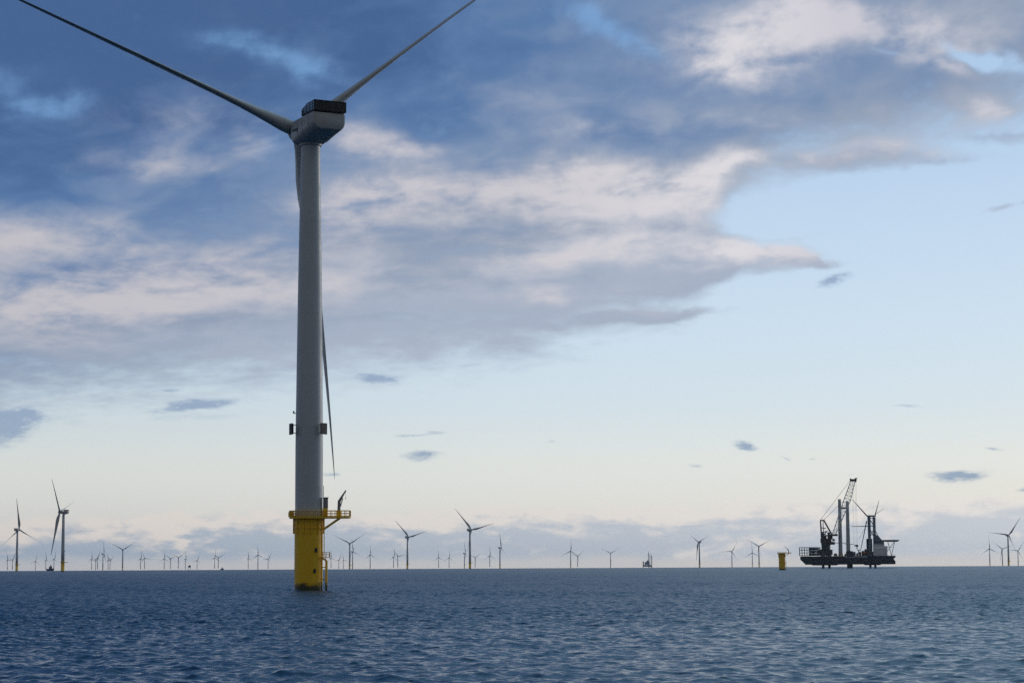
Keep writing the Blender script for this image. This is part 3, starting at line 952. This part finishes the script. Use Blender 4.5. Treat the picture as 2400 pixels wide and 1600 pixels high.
FAR = [
    (-4416, 18728, 20, 100, "faint pale wind turbine at the frame edge, left of the nearer three-bladed turbine"),
    (-4381, 18766, 35, 60, "faint pale wind turbine just left of the tower with one blade straight up"),
    (-1259, 5440, 28, 93, "grey wind turbine with one blade straight up and two sloping down either side"),
    (-4780, 21457, 10, 80, "very faint wind turbine between the straight-up rotor and the small dark ship"),
    (-4272, 19605, 40, 95, "faint wind turbine rising directly behind the small dark ship"),
    (-3964, 18514, 30, 75, "faint wind turbine close left of the side-on turbine with yellow foot"),
    (-793, 3776, -83, 134, "nearest distant wind turbine, seen side-on with long blades and a yellow foot"),
    (-3693, 18788, 25, 90, "thin faint wind turbine, first of the cluster right of the side-on turbine"),
    (-4020, 20646, 60, 40, "faintest shortest wind turbine between two taller thin ones left of the bare-looking tower"),
    (-3390, 17496, 30, 70, "thin faint wind turbine close left of the bare-looking tower with nacelle bump"),
    (-2548, 13319, 84, 97, "end-on wind turbine looking like a bare tower with a nacelle bump"),
    (-3798, 20110, 20, 100, "faint wind turbine just right of the bare-looking tower"),
    (-3783, 20126, 50, 30, "faint wind turbine halfway from the bare-looking tower to the small Y rotor"),
    (-2002, 10993, 0, 151, "small wind turbine with a Y shaped rotor left of the yellow-based giant"),
    (-3228, 18584, 30, 85, "faint wind turbine, left one of the close pair after the small Y rotor"),
    (-3060, 17805, -20, 110, "faint wind turbine, right one of the close pair after the small Y rotor"),
    (-3051, 18754, 15, 88, "faint wind turbine, first of three spaced left of a tiny dark platform"),
    (-3004, 18799, 25, 30, "faint wind turbine, middle of three spaced left of a tiny dark platform"),
    (-2695, 17264, 10, 155, "faint wind turbine with a blade up right, just left of a tiny dark platform"),
    (-2979, 19494, 60, 90, "faint wind turbine standing immediately left of the tiny dark platform"),
    (-3174, 21542, 20, 70, "very faint lone wind turbine right of the tiny dark platform"),
    (-2507, 18010, 15, 85, "faint wind turbine, left one of the pair beside the tiniest dark boat"),
    (-2444, 17772, 12, 150, "faint wind turbine, right one of the pair beside the tiniest dark boat"),
    (-2321, 18793, 40, 95, "faint wind turbine just left of the one with three clear blades"),
    (-1792, 15060, 8, 93, "small wind turbine with one blade up, midway between tiny boat and yellow giant"),
    (-2301, 20143, 30, 60, "faint wind turbine just left of the giant's yellow base"),
    (-1597, 18811, 25, 92, "faint wind turbine just right of the giant's ladder"),
    (-1797, 22110, 40, 65, "very faint wind turbine, left of two before the Y rotor right of the giant"),
    (-1752, 22153, 15, 100, "very faint wind turbine beside the Y rotor right of the giant"),
    (-675, 8855, 2, 152, "wind turbine with a Y shaped rotor, first clear one right of the giant"),
    (-965, 12889, 35, 96, "smaller wind turbine partly behind the Y rotor right of the giant"),
    (-1041, 15620, 20, 91, "small pale wind turbine alone between two larger grey turbines"),
    (-1011, 18129, 45, 80, "faint wind turbine, left of two before the grey turbine with a level blade"),
    (-921, 17131, 20, 10, "faint wind turbine beside the grey turbine whose rotor leans left"),
    (-351, 7122, 36, 133, "grey wind turbine with left-leaning Y rotor, middle of three large right of giant"),
    (-660, 18992, 10, 92, "faint wind turbine, left of the pair between the two largest left-leaning rotors"),
    (-587, 19662, 22, 85, "faint wind turbine, right of the pair between the two largest left-leaning rotors"),
    (-329, 14497, 80, 100, "end-on wind turbine close left of the tall left-leaning rotor"),
    (-117, 5817, 36, 131, "tallest distant wind turbine right of the giant, rotor leaning left"),
    (-341, 19249, 15, 155, "faint wind turbine close behind the tall left-leaning rotor"),
    (-187, 17183, 30, 90, "faint wind turbine just left of the end-on turbine with stubby blades"),
    (-67, 10904, 78, 99, "end-on wind turbine with stubby crossed blades, alone on open horizon"),
    (355, 13227, 12, 86, "wind turbine with one blade up, nearer of a pair left of pale blue vessel"),
    (548, 18235, 15, 160, "fainter wind turbine close right of the straight-up rotor"),
    (689, 15157, 5, 152, "small white wind turbine with Y rotor left of the pale blue vessel"),
    (778, 8951, -32, 145, "grey wind turbine with wide V rotor right of the pale blue vessel"),
    (1447, 14181, 15, 180, "small wind turbine with one blade level pointing left"),
    (1719, 15409, 10, 92, "faint white wind turbine with one blade up, beside a white Y rotor"),
    (1251, 10910, 3, 148, "white wind turbine with Y rotor just left of the bare yellow base"),
    (2889, 12998, 20, 92, "wind turbine with one blade up, right of the crane vessel"),
    (3010, 13193, 10, 140, "faint wind turbine between the straight-up rotor and the tall dark one"),
    (1704, 7376, 40, 171, "tall dark wind turbine near the frame edge right of the crane vessel"),
    (3439, 14605, 25, 175, "faint wind turbine behind the tall dark one at the frame edge"),
]


def build_far():
    kind = far_kind()
    for (x, y, head, phi, label) in FAR:
        d2 = x * x + y * y
        far = d2 > 12500 ** 2
        t = thing('wind_turbine', label, 'wind turbine', (x, y, -d2 / EARTH), 0.0, 'wind turbines of the farm along the horizon')
        NM = Matrix.Translation((0, 0, 104.35)) @ Matrix.Rotation(-math.radians(head), 4, 'Z')
        HC = (0, 7.0, 0.6)
        for part in ('transition_piece', 'work_platform', 'tower', 'nacelle', 'hub'):
            if far and part in ('transition_piece', 'work_platform', 'hub'):
                if part != 'transition_piece' or d2 > 17000 ** 2:
                    continue
            o = bpy.data.objects.new(part, kind[part])
            COL.objects.link(o)
            o.parent = t
            if part in ('nacelle', 'hub'):
                o.matrix_local = NM
            if part == 'tower':
                o.rotation_euler = (0, 0, math.radians(30))
            if part == 'work_platform':
                o.rotation_euler = (0, 0, math.radians(0))
        for q in (0, 120, 240):
            o = bpy.data.objects.new('blade', kind['blade'])
            COL.objects.link(o)
            o.parent = t
            o.matrix_local = NM @ rotor_matrix(phi + q, 62, HC)


build_far()



# ------------------------------------------------------------------ bare yellow base waiting for its tower
def bare_base(x, y):
    t = thing('turbine_foundation', 'short bare yellow turbine base without a tower, left of the crane vessel', 'turbine foundation', (x, y, -(x * x + y * y) / EARTH))
    tp, deck = foundation(t, 16.3, (-4.2, 3.6), -math.atan2(x, y))
    MB().lathe([(16.3, 3.0), (16.9, 3.0)], 40).build('cover', 'yellow', deck)


bare_base(267.4, 2133.3)


# ------------------------------------------------------------------ jack-up crane vessel, standing on six legs
def crane_vessel(x, y):
    t = thing('jack_up_vessel', 'dark jack-up crane vessel raised on legs with two tower sections on deck', 'jack-up vessel',
              (x, y, -(x * x + y * y) / EARTH), -math.atan2(x, y))
    DK = 17.3                                        # deck height above the water
    hull = MB()
    side = [(-66.4, DK - 2.4), (-65, DK), (66, DK), (66.2, DK - 2.0), (63.6, DK - 3.8), (63.4, DK - 5.6), (66.2, DK - 8.6), (66, 5.4), (30, 5.0), (-58, 5.0), (-60.5, 6.2), (-60.5, DK - 7.6), (-63.6, DK - 7.0), (-63.6, DK - 9.8), (-63.8, DK - 5.2)]
    side = [(-66.4, DK - 2.4), (-65.8, DK - 0.3), (66, DK), (66.2, DK - 2.2), (63.4, DK - 4.2), (66.2, DK - 8.4), (65.8, 5.4), (-59, 5.2), (-63.4, DK - 7.5), (-66.2, DK - 5.0)]
    hull.prism(side, -19, 19)
    hb = hull.build('hull', 'navy', t)
    MB().prism([(-51, 5.3), (-49, 4.2), (-16, 4.2), (-13, 5.3)], -14, 14).build('keel_box', 'navy', hb)
    MB().prism([(22, 5.4), (24, 4.2), (44, 4.2), (47, 5.4)], -14, 14).build('keel_box', 'navy', hb)
    MB().rail([(-65, -18.8, DK), (66, -18.8, DK)], 1.2, 0.07, 3.0, rows=(1.0, 0.5)).build('railing', 'galv', hb)
    MB().box((12, -19.05, DK - 1.7), (30, 0.12, 0.5)).build('rubbing_band', 'white', hb)
    # six legs
    for lx, ly, top, r in ((-34.5, -12, 51, 1.9), (-26.0, 12, 51, 1.9), (1.0, -13, 24, 2.3), (4.5, 13, 24, 2.3), (31.2, -12, 72, 1.75), (38.4, 12, 72, 1.75)):
        g = MB().tube((lx, ly, -25), (lx, ly, top), r, r, 20)
        o = g.build('leg', 'bluegrey' if top > 60 else 'deckgrey', t)
        jk = MB().box((lx, ly, DK + 3.0), (7.0, 7.0, 6.0)).box((lx, ly, DK + 6.5), (5.4, 5.4, 1.0))
        jk.build('jacking_house', 'deckgrey', o)
    # main crane wrapped round the after leg
    ped = MB().lathe([(DK, 5.2), (DK + 10, 4.8), (DK + 15, 4.6), (DK + 15.5, 6.8), (DK + 18.5, 6.8)], 24, (-30, -6)).build('crane_pedestal', 'deckgrey', t)
    MB().box((-36.5, -6, DK + 5.0), (4.2, 16, 9.0)).box((-23.0, -7, DK + 5.5), (4, 12, 7.0)).build('winch_house', 'deckgrey', ped)
    sl = MB().box((-30, -6, DK + 21.5), (15.5, 14, 6)).box((-33, -6, DK + 26.5), (8, 12, 5)).box((-24, -6, DK + 27), (7, 9, 6.5)).box((-22.0, -6, DK + 18.0), (9, 6, 4.0))
    slew = sl.build('slewing_house', 'rust', t)
    MB().box((-19.4, -10.5, DK + 22.5), (3.4, 3.2, 3.2)).build('crane_cab', 'rust', slew)
    MB().box((-17.6, -10.5, DK + 22.8), (0.1, 2.6, 1.8)).build('cab_window', 'glass', slew)
    af = MB()
    for q in (-13, 1):
        af.tube((-35.8, q, DK + 22), (-37.2, q * 0.6 - 2, DK + 50.5), 1.15, 0.85, 8)
        af.tube((-32.4, q * 0.6 - 2, DK + 50.5), (-21.0, q, DK + 29), 1.1, 1.1, 8)
        af.tube((-37.3, q * 0.6 - 2, DK + 50.5), (-32, q * 0.6 - 2, DK + 50.2), 0.8, 0.8, 8)
        af.tube((-32.8, q, DK + 22), (-33.6, q * 0.6 - 2, DK + 49.5), 0.45, 0.45, 6)
        for za, xa, zb, xb in ((38, -36.5, 40, -27.2), (30, -36.2, 40, -28.5), (38, -36.5, 31, -23.0), (45, -36.8, 44, -30)):
            af.tube((xa, q * 0.8 - 1.2, DK + za - 5), (xb, q * 0.8 - 1.2, DK + zb - 5), 0.6, 0.6, 6)
    for z in (50.5, 40, 30):
        af.tube((-36.8, -11.8, DK + z), (-36.8, -0.6, DK + z), 0.5, 0.5, 6)
    af.tube((-32.4, -10.5, DK + 50.4), (-32.4, -1.2, DK + 50.4), 0.6, 0.6, 6)
    af.build('a_frame', 'rust', slew)
    boom = MB()
    b0, bm_, b1 = Vector((-18.5, -6, DK + 30.5)), Vector((1.5, -6, DK + 80.0)), Vector((9.4, -6, DK + 104.5))
    boom.truss(b0, bm_, 4.5, 9.0, 9, 0.55, 0.3)
    boom.truss(bm_, b1, 9.0, 6.0, 5, 0.55, 0.3)
    bo = boom.build('boom', 'lattice', slew)
    MB().box((-17.5, -6, DK + 29.5), (8.5, 9, 2.6)).build('boom_foot', 'rust', slew)
    hd = MB().box((9.9, -6, DK + 106.6), (9.6, 5, 3.2)).box((14.0, -6, DK + 109.0), (3.4, 2.4, 1.4)).box((6.0, -6, DK + 108.6), (2.2, 4, 0.8))
    hd.tube((13.2, -8, DK + 104.8), (13.2, -4, DK + 104.8), 1.2, 1.2, 12)
    hd.build('boom_head', 'deckgrey', bo)
    wr = MB()
    for q in (-10.2, -2.0):
        wr.tube((-37, q, DK + 51), (5.5, q * 0.5 - 3, DK + 106), 0.17, 0.17, 5)
        wr.tube((-32.5, q, DK + 51), (-3, q * 0.5 - 3, DK + 79), 0.17, 0.17, 5)
    wr.build('stay_cable', 'deckgrey', bo)
    hw = MB()
    for q in (12.4, 14.0):
        hw.tube((q, -6, DK + 105), (q, -6, DK + 16.0), 0.10, 0.10, 5)
    for q in (8.6, 9.6):
        hw.tube((q, -6, DK + 103), (q, -6, DK + 17), 0.08, 0.08, 5)
    hw.build('hoist_wire', 'lattice', bo)
    hk = MB().box((13.2, -6, DK + 14.6), (3.0, 1.6, 2.4)).box((10.6, -6, DK + 14.8), (2.0, 1.6, 1.6)).box((12.6, -6, DK + 13.2), (6.4, 1.4, 0.5)).tube((13.2, -6, DK + 13.2), (13.2, -6, DK + 9.6), 0.5, 0.8, 8)
    hk.build('hook_block', 'dark', bo)
    # two turbine tower columns standing on the deck, tied together near the top
    for cx, top in ((-9.9, 97.2), (1.0, 94.2)):
        c = MB().lathe([(DK, 2.95), (DK + 12, 2.85), (DK + 45, 2.55), (DK + 79.0 + (top - 96), 2.15)], 28, (cx, 2)).build('tower_section', 'column', t)
        MB().lathe([(DK + 0.05, 3.3), (DK + 2.0, 3.3)], 28, (cx, 2)).build('sea_fastening', 'yellow', c)
    MB().box((-4.5, 2, DK + 67.5), (9.0, 1.2, 2.4)).build('tie_beam', 'deckgrey', t)
    MB().box((-9.9, 2, DK + 18.3), (16, 1.2, 0.7)).box((3.0, 2, DK + 16.5), (12, 1.0, 0.7)).build('work_gangway', 'deckgrey', t)
    # forward frame between the fore legs: cross head, arms, jib boom and stays
    gf = MB()
    for lx, ly in ((31.2, -12), (38.4, 12), (31.2, 12), (38.4, -12)):
        gf.tube((lx - 1.2, ly * 0.8, DK + 20), (lx - 1.8, ly * 0.5, DK + 56), 0.95, 0.8, 8)
    gf.box((34.0, 0, DK + 56.0), (12.6, 13, 2.0)).box((34.6, 0, DK + 42), (9, 13, 1.0)).box((35, 0, DK + 53), (10, 12, 0.7))
    for za, zb, xa, xb in ((22, 41, 30, 38.5), (41, 55, 38, 30), (22, 41, 39, 30.5)):
        for q in (-8, 8):
            gf.tube((xa, q, DK + za), (xb, q, DK + zb), 0.45, 0.45, 6)
    fr = gf.build('forward_frame', 'bluegrey', t)
    ar = MB().tube((27.6, -5, DK + 56.5), (8.4, -5, DK + 79.0), 0.95, 0.3, 10)
    ar.build('frame_arm', 'dark', fr)
    MB().tube((31.0, -6, DK + 41.5), (5.0, -6, DK + 41.5), 0.65, 0.3, 8).build('frame_arm', 'bluegrey', fr)
    MB().tube((27.5, -9, DK + 49), (18.0, -12, DK + 7), 0.8, 0.4, 8).tube((25.5, -9, DK + 40), (15.8, -11, DK + 23), 0.2, 0.2, 5).build('frame_arm', 'bluegrey', fr)
    MB().tube((39.4, -3, DK + 57), (45.6, -3, DK + 78), 0.8, 0.22, 8).build('frame_arm', 'bluegrey', fr)
    MB().tube((40.0, 4, DK + 58.5), (52.5, 4, DK + 67), 0.35, 0.14, 8).build('frame_arm', 'lattice', fr)
    MB().tube((35.6, -7, DK + 42), (46, -9, DK + 22), 0.55, 0.45, 8).tube((38.5, -8, DK + 33), (44, -9, DK + 18), 0.4, 0.4, 8).build('stay_leg', 'bluegrey', fr)
    # deck house with bridge
    hs = MB().box((45.5, 0, DK + 5.2), (19.5, 30, 10.4)).box((43.5, 0, DK + 13.5), (15.5, 28, 6.2)).box((53.5, 0, DK + 12.0), (4.0, 20, 3.2)).build('deck_house', 'white', t)
    br = MB().prism([(37, DK + 16.6), (51.5, DK + 16.6), (49.0, DK + 21.5), (38.5, DK + 21.5)], -15, 15).build('bridge', 'bluegrey', hs)
    MB().prism([(37.2, DK + 18.3), (50.9, DK + 18.3), (50.1, DK + 19.9), (37.6, DK + 19.9)], -15.06, 15.06).build('bridge_window', 'glass', hs)
    for z in (2.6, 5.6, 8.6):
        for i in range(7):
            MB().box((38 + i * 2.4, -15.02, DK + z), (1.0, 0.1, 1.1)).build('window', 'glass', hs)
    MB().prism([(37, DK + 21.5), (48.6, DK + 21.5), (43.5, DK + 27.5), (37, DK + 31.0)], -9, 9).tube((41, 0, DK + 25), (41, 0, DK + 31), 0.25, 0.12, 8).box((41, 0, DK + 29), (0.4, 4, 0.3)).build('radar_mast', 'bluegrey', hs)
    MB().box((30.5, 0, DK + 12), (8.0, 24, 24)).build('leg_casing', 'navy', t)
    MB().box((39.5, 4, DK + 14), (7.0, 12, 22)).build('leg_casing', 'bluegrey', t)
    # helideck on struts over the bow
    hl = MB().lathe([(DK + 19.6, 9.5), (DK + 20.8, 12.0), (DK + 22.2, 12.4)], 8, (60.0, 0)).build('helideck', 'green', t)
    stt = MB()
    for q in (-8, 8):
        stt.tube((55.0, q, DK + 6), (66.5, q * 0.7, DK + 20.8), 0.35, 0.35, 6)
        stt.tube((56.0, q, DK + 20.8), (61.0, q, DK), 0.35, 0.35, 6)
        stt.tube((61.0, q, DK), (66.0, q, DK + 20.8), 0.35, 0.35, 6)
        stt.tube((55, q, DK + 12), (62.5, q, DK + 12), 0.25, 0.25, 6)
    stt.build('helideck_strut', 'lattice', hl)
    ng = MB()
    for k in range(8):
        a = 2 * PI * k / 8
        ng.tube((60 + 12 * math.cos(a), 12 * math.sin(a), DK + 21), (60 + 13.6 * math.cos(a), 13.6 * math.sin(a), DK + 22.3), 0.12, 0.12, 5)
    ng.build('safety_net_frame', 'lattice', hl)
    lb = MB().rings([[(24.0 + xx, -17.2 + r * math.cos(2 * PI * k / 12), DK + 4.6 + r * math.sin(2 * PI * k / 12)) for k in range(12)] for xx, r in ((-3.6, 0.2), (-2.8, 1.0), (2.8, 1.1), (3.6, 0.3))])
    lb.build('lifeboat', 'orange', t)
    # blade rack hung out over the stern
    rk = MB()
    for yy in (-15, -5, 5, 15):
        for xx in (-67.5, -64, -60.5, -57, -52.5, -47.5, -42.5, -38.5):
            rk.tube((xx, yy, DK + 0.2), (xx, yy, DK + 12.6), 0.34, 0.34, 4)
        for zz in (0.8, 4.6, 8.6, 12.3):
            rk.tube((-67.8, yy, DK + zz), (-38.4, yy, DK + zz), 0.42, 0.42, 4)
    for xx in (-67.5, -60.5, -52.5, -38.5):
        for zz in (0.8, 4.6, 8.6, 12.3):
            rk.tube((xx, -15, DK + zz), (xx, 15, DK + zz), 0.3, 0.3, 4)
    rack = rk.build('blade_rack', 'deckgrey', t)
    for zz in (2.6, 6.5, 10.4):
        for yy in (-10, 0, 10):
            rr = [[(xx, yy + r * 0.9 * math.cos(2 * PI * k / 12), DK + zz + r * math.sin(2 * PI * k / 12)) for k in range(12)] for xx, r in ((-54.5, 1.3), (-48, 1.55), (-42, 1.2), (-38.6, 0.9))]
            MB().rings(rr).build('stored_blade', 'bluegrey', rack)
    MB().box((-40, -16.5, DK + 4.4), (3.2, 2.6, 7.5)).build('stair_tower', 'deckgrey', rack)
    # deck cargo amidships
    rng = random.Random(5)
    for i, (cx, w, h, m) in enumerate(((4.5, 6, 3.8, 'deckgrey'), (9.5, 3.4, 5.4, 'bluegrey'), (13.5, 3.6, 3.4, 'deckgrey'), (17.3, 3.2, 5.2, 'navy'), (21.5, 4.4, 6.6, 'navy'), (-3, 3.4, 2.6, 'bluegrey'), (-17, 5, 3.2, 'bluegrey'), (25.0, 3.4, 9.0, 'navy'))):
        g = MB().box((cx, -12 + rng.uniform(-2, 2), DK + h / 2), (w, 4.2, h)).box((cx, -12, DK + h + 0.35), (w * 0.55, 2.2, 0.6))
        for q in range(4):
            g.box((cx - w / 2 + w * (q + 0.5) / 4, -14.6, DK + h / 2), (0.25, 0.6, h * 0.9))
        g.build('deck_container', m, t)
    MB().tube((15.4, -9, DK + 3), (15.4, -9, DK + 8.6), 0.7, 0.7, 8).tube((13.4, -9, DK + 8.5), (17.6, -9, DK + 7.6), 0.5, 0.4, 8).build('deck_crane', 'deckgrey', t)


crane_vessel(473.4, 3033.3)


# ------------------------------------------------------------------ ships near the horizon
def pale_vessel(x, y):
    t = thing('jack_up_vessel', 'small pale blue jack-up vessel with two tall legs on the horizon', 'jack-up vessel', (x, y, -(x * x + y * y) / EARTH), -math.atan2(x, y))
    mb = MB().prism([(-24, 14), (-22, 5), (22, 5), (25, 14)], -10, 10)
    mb.build('hull', 'hazeblue', t)
    for lx, top in ((7.5, 76), (10.5, 70), (20, 66), (24, 60), (-20, 32)):
        MB().truss((lx, 0, -20), (lx, 0, top), 3.4, 3.4, 14, 0.55, 0.4).build('leg', 'lattice', t)
    MB().box((0, 0, 22), (26, 16, 14)).box((3, 0, 33), (12, 12, 8)).box((-20, 0, 24), (6, 10, 17)).build('deck_house', 'hazeblue', t)
    MB().tube((5, 0, 37), (8, 0, 86), 1.0, 0.6, 6).tube((24, 0, 50), (16, 0, 82), 0.8, 0.4, 6).build('crane_boom', 'white', t)


def work_boat(x, y, s, label, style):
    t = thing('work_boat' if style else 'offshore_platform', label, 'boat' if style else 'platform', (x, y, -(x * x + y * y) / EARTH), -math.atan2(x, y))
    if style:
        MB().prism([(-14 * s, 7 * s), (-12 * s, -4), (13 * s, -4), (16 * s, 9 * s)], -4 * s, 4 * s).build('hull', 'navy', t)
        MB().box((2 * s, 0, 11 * s), (12 * s, 6 * s, 8 * s)).box((3 * s, 0, 17 * s), (6 * s, 5 * s, 5 * s)).build('wheelhouse', 'bluegrey', t)
        MB().tube((2 * s, 0, 19 * s), (2 * s, 0, 25 * s), 0.5 * s, 0.3 * s, 6).box((2 * s, 0, 22.5 * s), (3 * s, 0.6, 0.8)).build('mast', 'bluegrey', t)
    else:
        MB().box((0, 0, 14 * s), (11 * s, 9 * s, 7 * s)).box((1, 0, 19 * s), (6 * s, 6 * s, 3 * s)).build('topside', 'navy', t)
        for q in (-4, 4):
            MB().tube((q * s, 0, -20), (q * s * 0.9, 0, 11 * s), 0.7 * s, 0.7 * s, 6).build('leg', 'navy', t)


M['hazeblue'] = material('haze_tinted_ship_paint', (0.20, 0.27, 0.42, 1), 0.5, mottle=0.1, scale=0.2)  # blue of the distant haze mixed into the far vessel's base colour
pale_vessel(686.2, 10978.6)
work_boat(-1730.7, 8015.3, 1.0, 'small dark ship on the horizon left of the side-on turbine', True)
work_boat(-1566.6, 10382.5, 1.15, 'tiny dark platform on the horizon among faint turbines left of the giant', False)
work_boat(-1278.1, 9413.6, 0.55, 'tiniest dark boat on the horizon beside a pair of faint turbines', True)



# ------------------------------------------------------------------ sea air: one even box of thin haze round everything
def haze():
    mb = MB().box((0, 0, 65), (52000, 52000, 270))
    hm = bpy.data.materials.new('sea_haze')
    hm.use_nodes = True
    nt = hm.node_tree
    nt.nodes.clear()
    v = nt.nodes.new('ShaderNodeVolumePrincipled')
    v.inputs['Color'].default_value = (0.8, 0.86, 0.95, 1)
    v.inputs['Density'].default_value = 1.3e-05
    v.inputs['Anisotropy'].default_value = 0.6
    o = nt.nodes.new('ShaderNodeOutputMaterial')
    nt.links.new(v.outputs[0], o.inputs['Volume'])
    M['haze'] = hm
    b = mb.build('haze', 'haze', None, 0)
    tag(b, 'thin pale sea haze that fades the far turbines', kind='stuff')


haze()
